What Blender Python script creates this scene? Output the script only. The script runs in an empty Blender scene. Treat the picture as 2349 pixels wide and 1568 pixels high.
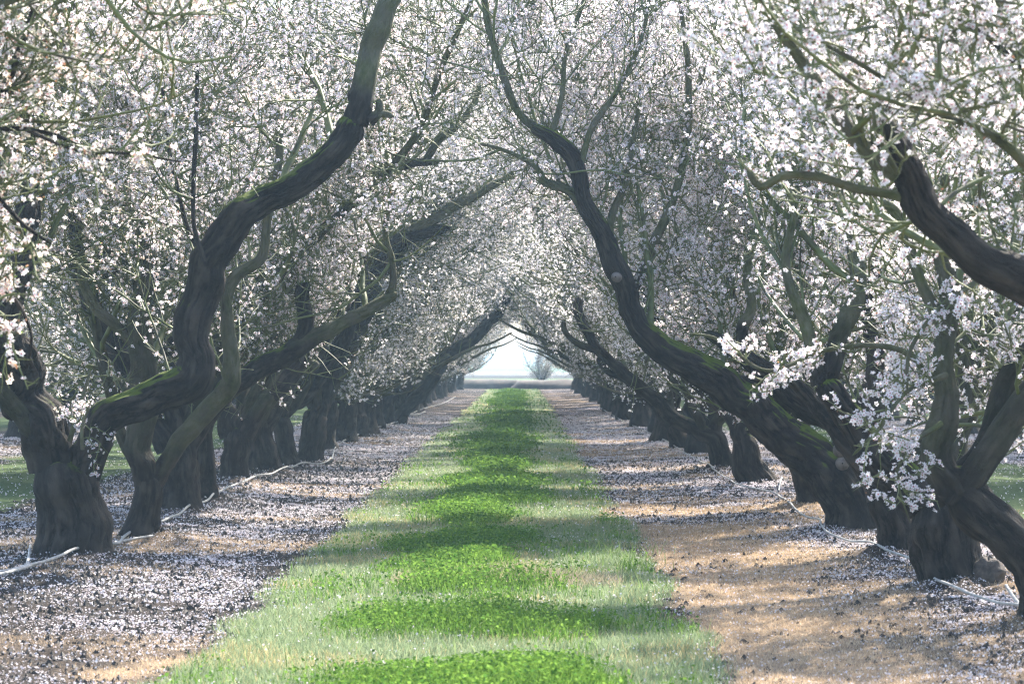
import bpy, math, random
import numpy as np
from mathutils import Vector

# ------------------------------------------------------------------ camera, world, sun, exposure
sc = bpy.context.scene
COL = sc.collection
CAM_H, F = 1.7, 8000.0                # eye height; focal length in px of a 2349 px wide picture
HX, HY = 1192.0, 828.0                # vanishing point of the rows in that picture
cam_d = bpy.data.cameras.new('camera')
cam = bpy.data.objects.new('camera', cam_d); COL.objects.link(cam)
cam.location = (0, 0, CAM_H); cam.rotation_euler = (math.radians(90), 0, 0)
cam_d.lens = 36.0 * F / 2349.0; cam_d.sensor_width = 36.0
cam_d.shift_x = -(HX - 1174.5) / 2349.0
cam_d.shift_y = (HY - 784.0) / 2349.0
cam_d.clip_start = 0.1; cam_d.clip_end = 6000
cam_d.dof.use_dof = True; cam_d.dof.focus_distance = 36.0; cam_d.dof.aperture_fstop = 7.5
sc.camera = cam

SUN_EL, SUN_AZ = math.radians(43), math.radians(31)      # azimuth towards the right of the view
SUN_DIR = Vector((math.sin(SUN_AZ)*math.cos(SUN_EL), math.cos(SUN_AZ)*math.cos(SUN_EL), math.sin(SUN_EL)))
w = bpy.data.worlds.new('World'); sc.world = w; w.use_nodes = True
nt = w.node_tree; nt.nodes.clear()
sky = nt.nodes.new('ShaderNodeTexSky'); sky.sky_type = 'NISHITA'; sky.sun_disc = False
sky.sun_elevation = SUN_EL; sky.sun_rotation = SUN_AZ; sky.dust_density = 1.5; sky.air_density = 1.0
bg = nt.nodes.new('ShaderNodeBackground'); bg.inputs[1].default_value = 0.15
out = nt.nodes.new('ShaderNodeOutputWorld')
nt.links.new(sky.outputs[0], bg.inputs[0]); nt.links.new(bg.outputs[0], out.inputs[0])
sl = bpy.data.lights.new('sun', 'SUN'); sl.energy = 5.0; sl.angle = math.radians(0.6); sl.color = (1.0, 0.93, 0.82)
so = bpy.data.objects.new('sun', sl); COL.objects.link(so)
so.rotation_euler = (-SUN_DIR).to_track_quat('-Z', 'Y').to_euler()
sc.view_settings.view_transform = 'Standard'; sc.view_settings.look = 'None'
sc.view_settings.exposure = 1.9; sc.view_settings.gamma = 1.0
sc.render.engine = 'CYCLES'
cy = sc.cycles
cy.max_bounces = 12; cy.diffuse_bounces = 8; cy.glossy_bounces = 1; cy.transmission_bounces = 8; cy.volume_bounces = 0
cy.filter_width = 1.2; cy.use_denoising = True; cy.denoising_prefilter = 'NONE'; cy.sample_clamp_indirect = 4.0; cy.caustics_reflective = False; cy.caustics_refractive = False

# ------------------------------------------------------------------ numpy helpers
RS = np.random.RandomState(7)
TAB = np.random.RandomState(99).rand(256, 256)
def vnoise(x, y, px=None, seed=0):
    """smooth value noise, 0..1; px = integer period in x"""
    x = np.asarray(x, float); y = np.asarray(y, float)
    xi = np.floor(x).astype(int); yi = np.floor(y).astype(int)
    fx = x - xi; fy = y - yi
    fx = fx*fx*(3-2*fx); fy = fy*fy*(3-2*fy)
    def h(a, b):
        if px: a = a % px
        return TAB[(a + seed*37) % 256, (b + seed*91) % 256]
    return (h(xi, yi)*(1-fx) + h(xi+1, yi)*fx)*(1-fy) + (h(xi, yi+1)*(1-fx) + h(xi+1, yi+1)*fx)*fy
def fbm(x, y, octv=3, seed=0):
    s = 0; a = .5; n = 0
    for i in range(octv):
        s = s + a*vnoise(x*2**i, y*2**i, seed=seed+i*3); n += a; a *= .5
    return s/n
def sstep(a, b, x): 
    t = np.clip((np.asarray(x, float)-a)/(b-a), 0, 1); return t*t*(3-2*t)
def norm(v): return v/np.maximum(np.linalg.norm(v, axis=-1, keepdims=True), 1e-9)
def rand_unit(n, rs):
    return norm(rs.normal(size=(n, 3)))

def mk(name, V, faces, mat, parent=None, smooth=True, pcol=None, floats=None, uv=None):
    """faces: list of (n,k) int arrays"""
    me = bpy.data.meshes.new(name)
    V = np.asarray(V, np.float32)
    nf = sum(len(f) for f in faces)
    loops = np.concatenate([f.reshape(-1) for f in faces]).astype(np.int32)
    tot = np.concatenate([np.full(len(f), f.shape[1], np.int32) for f in faces])
    start = np.concatenate([[0], np.cumsum(tot)[:-1]]).astype(np.int32)
    me.vertices.add(len(V)); me.vertices.foreach_set('co', V.reshape(-1))
    me.loops.add(len(loops)); me.loops.foreach_set('vertex_index', loops)
    me.polygons.add(nf); me.polygons.foreach_set('loop_start', start)
    try: me.polygons.foreach_set('loop_total', tot)
    except Exception: pass
    me.polygons.foreach_set('use_smooth', np.full(nf, smooth, bool))
    if pcol is not None:
        a = me.attributes.new('tint', 'FLOAT_COLOR', 'POINT')
        c = np.ones((len(V), 4), np.float32); c[:, :3] = pcol
        a.data.foreach_set('color', c.reshape(-1))
    for k, v in (floats or {}).items():
        a = me.attributes.new(k, 'FLOAT', 'POINT'); a.data.foreach_set('value', np.asarray(v, np.float32))
    if uv is not None:
        l = me.uv_layers.new(name='UVMap'); l.data.foreach_set('uv', np.asarray(uv, np.float32).reshape(-1))
    me.update(calc_edges=True)
    if mat: me.materials.append(mat)
    o = bpy.data.objects.new(name, me); COL.objects.link(o)
    if parent: o.parent = parent
    return o
def tag(o, label=None, cat=None, group=None, kind=None):
    for k, v in (('label', label), ('category', cat), ('group', group), ('kind', kind)):
        if v: o[k] = v
    return o

# ------------------------------------------------------------------ materials
def new_mat(name):
    m = bpy.data.materials.new(name); m.use_nodes = True
    t = m.node_tree; t.nodes.clear()
    return m, t, t.nodes.new('ShaderNodeOutputMaterial')
def N(t, kind, **kw):
    n = t.nodes.new(kind)
    for k, v in kw.items(): setattr(n, k, v)
    return n
def ramp(t, fac, stops):
    r = N(t, 'ShaderNodeValToRGB'); e = r.color_ramp.elements
    while len(e) < len(stops): e.new(.5)
    for i, (p, c) in enumerate(stops):
        e[i].position = p; e[i].color = (c[0], c[1], c[2], 1) if not isinstance(c, (int, float)) else (c, c, c, 1)
    t.links.new(fac, r.inputs[0]); return r.outputs[0]
def mixc(t, fac, a, b):
    m = N(t, 'ShaderNodeMix', data_type='RGBA')
    for s, v in ((m.inputs[0], fac), (m.inputs[6], a), (m.inputs[7], b)):
        if isinstance(v, (int, float)): s.default_value = v
        elif isinstance(v, tuple): s.default_value = (*v, 1)
        else: t.links.new(v, s)
    return m.outputs[2]
def math_(t, op, a, b=None, clamp=False):
    m = N(t, 'ShaderNodeMath', operation=op); m.use_clamp = clamp
    for s, v in ((m.inputs[0], a), (m.inputs[1], b)):
        if v is None: continue
        if isinstance(v, (int, float)): s.default_value = v
        else: t.links.new(v, s)
    return m.outputs[0]
def attr(t, name, col=False):
    a = N(t, 'ShaderNodeAttribute', attribute_name=name); return a.outputs[0] if col else a.outputs[2]
def noise(t, vec, scale, detail=3, rough=.55, dist=0):
    n = N(t, 'ShaderNodeTexNoise'); n.inputs['Scale'].default_value = scale
    n.inputs['Detail'].default_value = detail; n.inputs['Roughness'].default_value = rough; n.inputs['Distortion'].default_value = dist
    if vec is not None: t.links.new(vec, n.inputs['Vector'])
    return n.outputs[0]

def bark_mat(name, moss_at):
    m, t, o = new_mat(name)
    uv = N(t, 'ShaderNodeUVMap'); mp = N(t, 'ShaderNodeMapping'); t.links.new(uv.outputs[0], mp.inputs[0])
    mp.inputs['Scale'].default_value = (1, .36, 1)
    geo = N(t, 'ShaderNodeNewGeometry'); tc = N(t, 'ShaderNodeTexCoord')
    fine = noise(t, mp.outputs[0], 34, 6, .7, .6); big = noise(t, tc.outputs['Object'], 3.5, 4, .6)
    age = attr(t, 'age')
    old = ramp(t, fine, [(.36, (.004, .003, .003)), (.5, (.016, .0125, .011)), (.64, (.050, .040, .034))])
    old = mixc(t, ramp(t, big, [(.45, 0.0), (.7, 1.0)]), old, (.024, .019, .016))
    young = ramp(t, noise(t, mp.outputs[0], 15, 5, .65), [(.34, (.045, .048, .018)), (.5, (.10, .11, .042)), (.66, (.18, .175, .11))])
    young = mixc(t, ramp(t, big, [(.4, 0.0), (.65, .8)]), young, (.13, .115, .085))
    fu = attr(t, 'fur')                          # 0 in the cracks, 1 on the plates
    plate = mixc(t, ramp(t, noise(t, mp.outputs[0], 9, 3), [(.42, 0.0), (.6, 1.0)]), (.028, .022, .018), (.085, .066, .054))
    old = mixc(t, math_(t, 'MULTIPLY', ramp(t, fu, [(.35, 0.0), (.75, 1.0)]), .75), old, plate)
    old = mixc(t, ramp(t, fu, [(.04, .9), (.22, 0.0)]), old, (.008, .006, .006))
    young = mixc(t, ramp(t, fu, [(.03, .8), (.16, 0.0)]), young, (.035, .03, .018))
    c = mixc(t, age, young, old)
    sep = N(t, 'ShaderNodeSeparateXYZ'); t.links.new(geo.outputs['Normal'], sep.inputs[0])
    mo = math_(t, 'ADD', math_(t, 'MULTIPLY', sep.outputs[2], 1.1), math_(t, 'MULTIPLY', noise(t, tc.outputs['Object'], 6, 4), .9))
    mo = math_(t, 'MULTIPLY', math_(t, 'SUBTRACT', mo, moss_at, True), 5.0, True)
    mo = math_(t, 'MULTIPLY', mo, age)
    c = mixc(t, mo, c, mixc(t, fine, (.03, .055, .006), (.15, .19, .02)))
    b = N(t, 'ShaderNodeBump'); b.inputs['Strength'].default_value = 1.0; b.inputs['Distance'].default_value = .035
    t.links.new(fine, b.inputs['Height'])
    p = N(t, 'ShaderNodeBsdfPrincipled'); p.inputs['Roughness'].default_value = .85
    p.inputs['Specular IOR Level'].default_value = .25
    t.links.new(c, p.inputs['Base Color']); t.links.new(b.outputs[0], p.inputs['Normal'])
    t.links.new(p.outputs[0], o.inputs[0]); return m
M_BARK = bark_mat('bark', 1.32); M_MOSSY = bark_mat('mossy bark', 1.0)

def twig_mat():
    m, t, o = new_mat('green young bark')
    tc = N(t, 'ShaderNodeTexCoord')
    n = noise(t, tc.outputs['Object'], 5, 4)
    c = ramp(t, n, [(.35, (.055, .05, .025)), (.5, (.11, .135, .036)), (.68, (.18, .19, .08))])
    p = N(t, 'ShaderNodeBsdfPrincipled'); p.inputs['Roughness'].default_value = .6
    t.links.new(c, p.inputs['Base Color']); t.links.new(p.outputs[0], o.inputs[0]); return m
M_TWIG = twig_mat()

def leafy_mat(name, trans, gain=1.0, spec=0.0):
    """petals, blades and leaves: diffuse front, light passing through"""
    m, t, o = new_mat(name)
    c = attr(t, 'tint', True)
    d = N(t, 'ShaderNodeBsdfDiffuse'); tr = N(t, 'ShaderNodeBsdfTranslucent')
    t.links.new(c, d.inputs[0]); t.links.new(c, tr.inputs[0])
    mx = N(t, 'ShaderNodeMixShader'); mx.inputs[0].default_value = trans
    t.links.new(d.outputs[0], mx.inputs[1]); t.links.new(tr.outputs[0], mx.inputs[2])
    res = mx.outputs[0]
    if spec:
        g = N(t, 'ShaderNodeBsdfGlossy'); g.inputs['Roughness'].default_value = .35; g.inputs[0].default_value = (.8, .9, .8, 1)
        m2 = N(t, 'ShaderNodeMixShader'); m2.inputs[0].default_value = spec
        t.links.new(res, m2.inputs[1]); t.links.new(g.outputs[0], m2.inputs[2]); res = m2.outputs[0]
    t.links.new(res, o.inputs[0]); return m
M_PETAL = leafy_mat('blossom petals', .55)
M_FALLEN = leafy_mat('fallen petals', .3)
M_GRASS = leafy_mat('grass blades', .5)
M_DRY = leafy_mat('dry grass', .4)

def plain(name, c1, c2, scale=8, rough=.8, bump=.3):
    m, t, o = new_mat(name); tc = N(t, 'ShaderNodeTexCoord')
    n = noise(t, tc.outputs['Object'], scale, 5, .65)
    c = ramp(t, n, [(.35, c1), (.65, c2)])
    p = N(t, 'ShaderNodeBsdfPrincipled'); p.inputs['Roughness'].default_value = rough
    b = N(t, 'ShaderNodeBump'); b.inputs['Strength'].default_value = bump; b.inputs['Distance'].default_value = .02
    t.links.new(n, b.inputs['Height']); t.links.new(b.outputs[0], p.inputs['Normal'])
    t.links.new(c, p.inputs['Base Color']); t.links.new(p.outputs[0], o.inputs[0]); return m
M_HOSE = plain('weathered grey hose', (.24, .235, .23), (.50, .49, .47), 14, .5, .1)
M_CLOD = plain('dark soil', (.018, .014, .012), (.05, .038, .03), 20)
M_BURL = plain('brown burl bark', (.03, .022, .018), (.10, .075, .06), 22, .85, 1.0)
M_CUT = plain('grey sawn wood', (.07, .06, .055), (.2, .17, .15), 9)
M_BERM = plain('bare earth bank', (.02, .017, .015), (.09, .07, .058), 1.4)

def ground_mat():
    m, t, o = new_mat('orchard floor')
    tc = N(t, 'ShaderNodeTexCoord'); P = tc.outputs['Object']
    g, tan, pet, far = attr(t, 'grass'), attr(t, 'tan'), attr(t, 'petals'), attr(t, 'far')
    fine = noise(t, P, 26, 5, .7); med = noise(t, P, 3, 4)
    soil = ramp(t, fine, [(.3, (.010, .008, .008)), (.55, (.032, .025, .021)), (.75, (.07, .054, .043))])
    tanc = ramp(t, fine, [(.3, (.13, .085, .05)), (.5, (.31, .225, .145)), (.75, (.48, .375, .27))])
    grc = ramp(t, fine, [(.3, (.03, .045, .018)), (.5, (.08, .12, .045)), (.75, (.16, .21, .10))])
    c = mixc(t, tan, soil, tanc); c = mixc(t, g, c, grc)
    v = N(t, 'ShaderNodeTexVoronoi'); v.inputs['Scale'].default_value = 42; t.links.new(P, v.inputs['Vector'])
    pr = math_(t, 'MULTIPLY', pet, .58)
    sp = math_(t, 'LESS_THAN', v.outputs['Distance'], pr)
    c = mixc(t, math_(t, 'MULTIPLY', sp, .92), c, (.62, .56, .61))
    p = N(t, 'ShaderNodeBsdfPrincipled'); p.inputs['Roughness'].default_value = .95; p.inputs['Specular IOR Level'].default_value = .1
    b = N(t, 'ShaderNodeBump'); b.inputs['Strength'].default_value = .8; b.inputs['Distance'].default_value = .04
    t.links.new(fine, b.inputs['Height']); t.links.new(b.outputs[0], p.inputs['Normal'])
    t.links.new(c, p.inputs['Base Color']); t.links.new(p.outputs[0], o.inputs[0]); return m
M_GROUND = ground_mat()

# ------------------------------------------------------------------ ground
ROW_L, ROW_R, PITCH = -3.8, 3.3, 7.1
def alley_u(x):
    """signed distance to the middle of the nearest grass strip"""
    c = -.38
    return (x - c + PITCH/2) % PITCH - PITCH/2
def orchard_mask(y): return 1 - sstep(207, 211, y)
def m_grass(x, y):
    u = alley_u(x)
    e = 1.43 + .28*(fbm(x*.9+3, y*.6, 3, 5)-.5)*2 + .12*(vnoise(x*4, y*4, seed=8)-.5)
    g = 1 - sstep(e-.16, e+.16, np.abs(u))
    g = g*orchard_mask(y)
    field = sstep(228, 240, y)*(1-sstep(330, 350, y)) + sstep(420, 430, y)
    return np.maximum(g, np.clip(field, 0, 1))
def m_lush(x, y):
    u = alley_u(x) + .05
    e = .52 + .60*(fbm(x*.9+9, y*.45, 3, 15)-.5)*2 + .3*sstep(24, 16, y) + .22*(vnoise(x*5, y*3, seed=16)-.5)
    return (1 - sstep(e-.32, e+.3, np.abs(u)))*orchard_mask(y)*sstep(.34, .52, fbm(x*.5+2, y*.3, 3, 23) + .05)*(1-.45*sstep(45, 80, y))
def m_tan(x, y):
    n = fbm(x*.55+1, y*.30+4, 3, 31)
    a = sstep(.5, .58, n + .13*sstep(1.0, 1.3, x)*sstep(60, 35, y)*sstep(3.2, 2.2, x) - .03) 
    near_r = sstep(1.0, 1.25, x)*sstep(3.0, 2.1, x + 1.2*(n-.5))*sstep(37.5, 35.5, y + 5*(n-.5))
    near_l = sstep(-1.7, -2.0, x)*sstep(24.5, 22.5, y + 5*(n-.5))*sstep(.42, .5, n)
    row = sstep(.55, .62, fbm(x*.25, y*.5, 2, 41))*.9
    far_r = sstep(1.0, 1.3, x)*sstep(3.2, 2.0, x)*sstep(.40, .55, fbm(x*.3, y*.35+7, 2, 44))*.5
    t_ = np.clip(np.maximum.reduce([a*.7*sstep(.9, 1.2, x), near_r, near_l, row*.5, far_r]), 0, 1)*orchard_mask(y)
    return t_*(1-.75*sstep(.42, .6, fbm(x*.9, y*.7+3, 3, 47))*(1-.85*near_r))
def m_pet(x, y):
    """petal cover 0..1"""
    u = np.abs(alley_u(x))
    d = .25 + .75*sstep(1.2, 1.9, u)
    p = d*(.42 + 1.1*(fbm(x*1.1, y*.7, 4, 51)-.42))*np.where(x < 0, .85, 1.1)*(1-.78*m_tan(x, y))*(1 - .70*m_grass(x, y))
    return np.clip(p, 0, 1)*orchard_mask(y)
BASES = [(-3.83, 29.8), (-3.55, 32.6), (-3.77, 38.6), (-3.85, 41.8), (-3.93, 48.2), (-3.75, 51.9), (-3.68, 54.4), (-3.42, 57.4), (3.28, 22), (3.22, 25.8), (3.23, 29.8), (3.2, 34.3), (3.3, 39.8), (3.24, 47.4), (3.15, 54)]
def height(x, y):
    u = alley_u(x)
    fade = sstep(320, 120, y)*sstep(400, 30, np.abs(x))
    soil = .05*(fbm(x*2.2, y*2.2, 3, 61)-.5) + .03*(vnoise(x*7, y*7, seed=63)-.5)
    h = soil*(1-.5*m_grass(x, y))
    h = h + .06*m_lush(x, y)*(fbm(x*.8, y*.45, 2, 65)) + .10*sstep(1.9, 3.5, np.abs(u))*sstep(0, 1, 1)*.6
    h = h - .03
    for bx, by in BASES:
        m_ = np.exp(-((x-bx)**2+(y-by)**2)/.42**2); h = h + .09*m_*(.6+.8*vnoise(x*3, y*3, seed=67))
    return h*fade
# one sheet: fine cells near, coarse cells far
xs = np.concatenate([-np.geomspace(3000, 32, 14), np.arange(-30, -9, .6), np.arange(-9, 9, .075), np.arange(9, 30, .6), np.geomspace(32, 3000, 14)])
ys = [-60, -40, -20, -8, 0, 6, 11]; yy = 14.0
while yy < 230: ys.append(yy); yy += max(.06, yy*.0042)
ys += list(np.geomspace(232, 5000, 60))
ys = np.array(ys)
GX, GY = np.meshgrid(xs, ys)
GZ = height(GX, GY)
nx, ny = len(xs), len(ys)
idx = np.arange(nx*ny).reshape(ny, nx)
quads = np.stack([idx[:-1, :-1], idx[:-1, 1:], idx[1:, 1:], idx[1:, :-1]], -1).reshape(-1, 4)
gx, gy = GX.ravel(), GY.ravel()
ground = mk('ground', np.stack([gx, gy, GZ.ravel()], -1), [quads], M_GROUND, smooth=True,
            floats={'grass': m_grass(gx, gy), 'tan': m_tan(gx, gy), 'petals': m_pet(gx, gy), 'far': sstep(60, 120, gy)})
tag(ground, kind='structure')

# --- earth bank and levee past the end of the rows
def bank(name, x0, x1, y0, depth, hgt, seed, nx=60, ny=14):
    X = np.linspace(x0, x1, nx); Yv = np.linspace(-1, 1, ny)
    A, B = np.meshgrid(X, Yv)
    prof = np.clip(1-B*B, 0, 1)**.7
    end = sstep(0, 1, (A-x0)/1.0)*sstep(0, 1, (x1-A)/1.0)
    Z = hgt*prof*end*(.75+.5*fbm(A*.5, B+5, 3, seed)) - .12
    V = np.stack([A, y0+B*depth/2+.6*(fbm(A*.3, B*0, 2, seed+1)-.5), Z], -1).reshape(-1, 3)
    i = np.arange(nx*ny).reshape(ny, nx)
    q = np.stack([i[:-1, :-1], i[:-1, 1:], i[1:, 1:], i[1:, :-1]], -1).reshape(-1, 4)
    o = mk(name, V, [q], M_BERM); tag(o, kind='structure'); return o
bank('earth_bank', -30, .8, 217.5, 2.2, .70, 3, 150)
bank('earth_bank', -.9, 26, 214, 2.2, .72, 5, 140)
bank('levee', -400, 400, 420, 12, .55, 7, 200)

# ------------------------------------------------------------------ scattered ground cover
def scatter(n, x0, x1, y0, y1, dens):
    x = RS.uniform(x0, x1, n); y = RS.uniform(y0, y1, n)
    k = RS.rand(n) < dens(x, y)
    return x[k], y[k]
def visible(x, y, m=.8): return np.abs(x) < .149*y + m

def blades(x, y, hgt, wid, col, lean=.5, z0=-.01):
    """two-segment blades: 5 verts, one quad + one tri"""
    n = len(x); a = RS.uniform(0, 2*math.pi, n); b = RS.uniform(0, 2*math.pi, n)
    z = height(x, y) + z0
    base = np.stack([x, y, z], -1); side = np.stack([np.cos(a), np.sin(a), 0*a], -1)*wid[:, None]/2
    ln = np.stack([np.cos(b), np.sin(b), 0*b], -1)*(hgt*lean*RS.uniform(.2, 1.3, n))[:, None]
    up = np.zeros((n, 3)); up[:, 2] = hgt
    mid = base + up*.55 + ln*.3; tip = base + up + ln
    V = np.stack([base-side, base+side, mid+side*.8, mid-side*.8, tip], 1).reshape(-1, 3)
    i = np.arange(n)[:, None]*5
    C = np.repeat(col[:, None, :], 5, 1).reshape(-1, 3)
    return V, i+np.array([0, 1, 2, 3]), i+np.array([3, 2, 4]), C
def join(parts):
    off = 0; Vs = []; Q = []; T = []; C = []
    for V, q, t, c in parts:
        Vs.append(V); C.append(c)
        if q is not None and len(q): Q.append(q+off)
        if t is not None and len(t): T.append(t+off)
        off += len(V)
    f = []
    if Q: f.append(np.concatenate(Q))
    if T: f.append(np.concatenate(T))
    return np.concatenate(Vs), f, np.concatenate(C)
def vary(n, c1, c2, jit=.15):
    t = RS.rand(n)[:, None]
    return (np.array(c1)*(1-t) + np.array(c2)*t)*(1+jit*(RS.rand(n)[:, None]-.5)*2)

parts = []
for (y0, y1, per, ws) in ((14.5, 24, 5200, 1.0), (24, 40, 3600, 1.4), (40, 70, 1700, 2.1), (70, 120, 650, 3.8), (120, 208, 260, 7)):
    n = int(per*(y1-y0)*3.7)
    x, y = scatter(n, -2.3, 1.5, y0, y1, lambda x, y: m_grass(x, y)**1.5*(1-.75*m_lush(x, y)*sstep(70, 50, y))*visible(x, y))
    h = RS.uniform(.025, .07, len(x))*(1+.5*sstep(.5, 1, fbm(x*1.2, y*1.2, 2, 71)))
    dry = (RS.rand(len(x)) < .05 + .35*sstep(.52, .66, fbm(x*.9, y*.6, 2, 77)))[:, None]
    col = np.where(dry, vary(len(x), (.36, .30, .14), (.5, .42, .24)), vary(len(x), (.15, .205, .10), (.32, .38, .23)))
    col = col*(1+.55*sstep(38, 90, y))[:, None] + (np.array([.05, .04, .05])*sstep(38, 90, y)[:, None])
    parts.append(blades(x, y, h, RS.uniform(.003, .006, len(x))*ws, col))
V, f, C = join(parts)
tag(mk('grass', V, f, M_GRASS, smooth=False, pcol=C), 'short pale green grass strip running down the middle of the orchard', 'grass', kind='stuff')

# lush weeds in the middle of the strip: blades and broad leaflets
parts = []
for (y0, y1, per, ws) in ((14.5, 26, 4200, 1.2), (26, 45, 2600, 1.7), (45, 80, 1100, 3.0), (80, 208, 260, 6.0)):
    n = int(per*(y1-y0)*2.9)
    x, y = scatter(n, -1.9, 1.15, y0, y1, lambda x, y: np.maximum(m_lush(x, y), .09*sstep(.56, .68, fbm(x*2.1, y*1.0, 3, 19))*m_grass(x, y))*visible(x, y))
    mound = .55 + .9*fbm(x*.8, y*.45, 2, 65)
    h = RS.uniform(.04, .13, len(x))*mound*np.where(y > 80, 1.2, 1)
    parts.append(blades(x, y, h, RS.uniform(.004, .008, len(x))*ws, vary(len(x), (.06, .135, .022), (.16, .27, .05))))
    n2 = int(n*.55); x, y = scatter(n2, -1.9, 1.15, y0, y1, lambda x, y: np.maximum(m_lush(x, y), .09*sstep(.56, .68, fbm(x*2.1, y*1.0, 3, 19))*m_grass(x, y))*visible(x, y))
    n2 = len(x)
    z = height(x, y) + RS.uniform(.03, .13, n2)*(.55+.9*fbm(x*.8, y*.45, 2, 65))
    c = np.stack([x, y, z], -1); nn = norm(RS.normal(size=(n2, 3))*.55 + [0, 0, 1]); u = norm(np.cross(nn, rand_unit(n2, RS))); v = np.cross(nn, u)
    r = (RS.uniform(.007, .014, n2)*ws**.7)[:, None]
    Vq = np.stack([c-u*r, c+v*r*.8, c+u*r, c-v*r*.8], 1).reshape(-1, 3)
    parts.append((Vq, np.arange(n2)[:, None]*4+np.arange(4), None, np.repeat(vary(n2, (.055, .135, .022), (.17, .28, .05)), 4, 0)))
V, f, C = join(parts)
tag(mk('weeds', V, f, M_GRASS, smooth=False, pcol=C), 'lush dark green clover and weeds mounded along the strip centre', 'weeds', kind='stuff')

# tall grass tufts at the strip edge and dead pale grass across the strip
parts = []
x = RS.normal(.80, .2, 420); y = RS.normal(30.4, 1.6, 420)
parts.append(blades(x, y, RS.uniform(.05, .2, 420), RS.uniform(.004, .008, 420), vary(420, (.09, .16, .04), (.2, .28, .10)), .8))
x = RS.uniform(-1.9, 1.3, 2600); y = RS.uniform(15, 60, 2600); k_ = m_grass(x, y) > .4; x, y = x[k_], y[k_]; n_ = len(x)
parts.append(blades(x, y, RS.uniform(.05, .16, n_), RS.uniform(.004, .008, n_), vary(n_, (.10, .17, .04), (.24, .32, .12)), .9))
V, f, C = join(parts)
tag(mk('tall_grass', V, f, M_GRASS, smooth=False, pcol=C), 'taller loose grass tufts at the edge of the green strip', 'tall grass', kind='stuff')

parts = []
for (y0, y1, per, ws) in ((14.5, 26, 3600, 1.0), (26, 45, 2200, 1.5), (45, 80, 500, 2.5)):
    for (xa, xb) in ((-6, -1.6), (.9, 6.5)):
        n = int(per*(y1-y0)*(xb-xa))
        x, y = scatter(n, xa, xb, y0, y1, lambda x, y: m_tan(x, y)**1.3*(1-.8*m_grass(x, y))*visible(x, y))
        parts.append(blades(x, y, RS.uniform(.012, .045, len(x)), RS.uniform(.003, .006, len(x))*ws, vary(len(x), (.38, .27, .165), (.64, .50, .355)), 1.0))
n = 5200; x = RS.uniform(-1.0, .8, n); y = 27.2 + RS.normal(0, .45, n)
parts.append(blades(x, y, RS.uniform(.06, .17, n)*(1-.5*np.abs(x+.1)), RS.uniform(.003, .006, n), vary(n, (.36, .29, .18), (.62, .52, .38)), .7))
V, f, C = join(parts)
tag(mk('dry_grass', V, f, M_DRY, smooth=False, pcol=C), 'dead tan grass patches beside the green strip', 'dry grass', kind='stuff')

# fallen petals
parts = []
for (y0, y1, per, ws, sc_) in ((14.5, 24, 1150, .0085, 1), (24, 40, 950, .0105, 1), (40, 64, 620, .014, 1), (64, 110, 260, .022, .9)):
    for (xa, xb) in ((-12, -1.2), (-1.2, .8), (.8, 12)):
        n = int(per*(y1-y0)*(xb-xa))
        x, y = scatter(n, xa, xb, y0, y1, lambda x, y: m_pet(x, y)*sc_*visible(x, y)*(.35+1.1*sstep(.35, .65, vnoise(x*9, y*9, seed=81))))
        n = len(x); z = height(x, y) + RS.uniform(.002, .014, n) + .03*m_grass(x, y)
        c = np.stack([x, y, z], -1)
        nn = norm(RS.normal(size=(n, 3))*.7 + [0, -.25, .8]); u = norm(np.cross(nn, rand_unit(n, RS))); v = np.cross(nn, u)
        r = (ws*RS.uniform(.7, 1.25, n))[:, None]
        Vq = np.stack([c-u*r, c+v*r*.75+nn*r*.2, c+u*r, c-v*r*.75+nn*r*.2], 1).reshape(-1, 3)
        parts.append((Vq, np.arange(n)[:, None]*4+np.arange(4), None, np.repeat(vary(n, (.60, .53, .56), (.84, .80, .82), .08), 4, 0)))
V, f, C = join(parts)
tag(mk('fallen_petals', V, f, M_FALLEN, smooth=False, pcol=C), 'white almond petals fallen on the dark orchard soil', 'petals', kind='stuff')

# soil clods
parts = []
x, y = [], []
for (y0, y1, per) in ((14.5, 30, 260), (30, 60, 130)):
    for (xa, xb) in ((-8, -1.6), (1.0, 8)):
        a, b = scatter(int(per*(y1-y0)*(xb-xa)), xa, xb, y0, y1, lambda x, y: (1-m_grass(x, y))*(1-.94*m_tan(x, y))*visible(x, y))
        x.append(a); y.append(b)
x = np.concatenate(x); y = np.concatenate(y); n = len(x)
r = (.006 + .022*RS.rand(n)**3)*(1+.012*(y-20))
c = np.stack([x, y, height(x, y)], -1)
dirs = np.array([[1, 0, 0], [0, 1, 0], [-1, 0, 0], [0, -1, 0], [0, 0, 1.0], [0, 0, -1]])
V = (c[:, None] + dirs[None]*r[:, None, None]*RS.uniform(.6, 1.3, (n, 6, 1)) + RS.normal(size=(n, 6, 3))*r[:, None, None]*.2).reshape(-1, 3)
tri = np.array([[0, 1, 4], [1, 2, 4], [2, 3, 4], [3, 0, 4], [1, 0, 5], [2, 1, 5], [3, 2, 5], [0, 3, 5]])
T = (np.arange(n)[:, None, None]*6 + tri[None]).reshape(-1, 3)
tag(mk('soil_clods', V, [T], M_CLOD, smooth=False), 'dark crumbled soil lumps among the petals', 'soil', kind='stuff')

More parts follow.
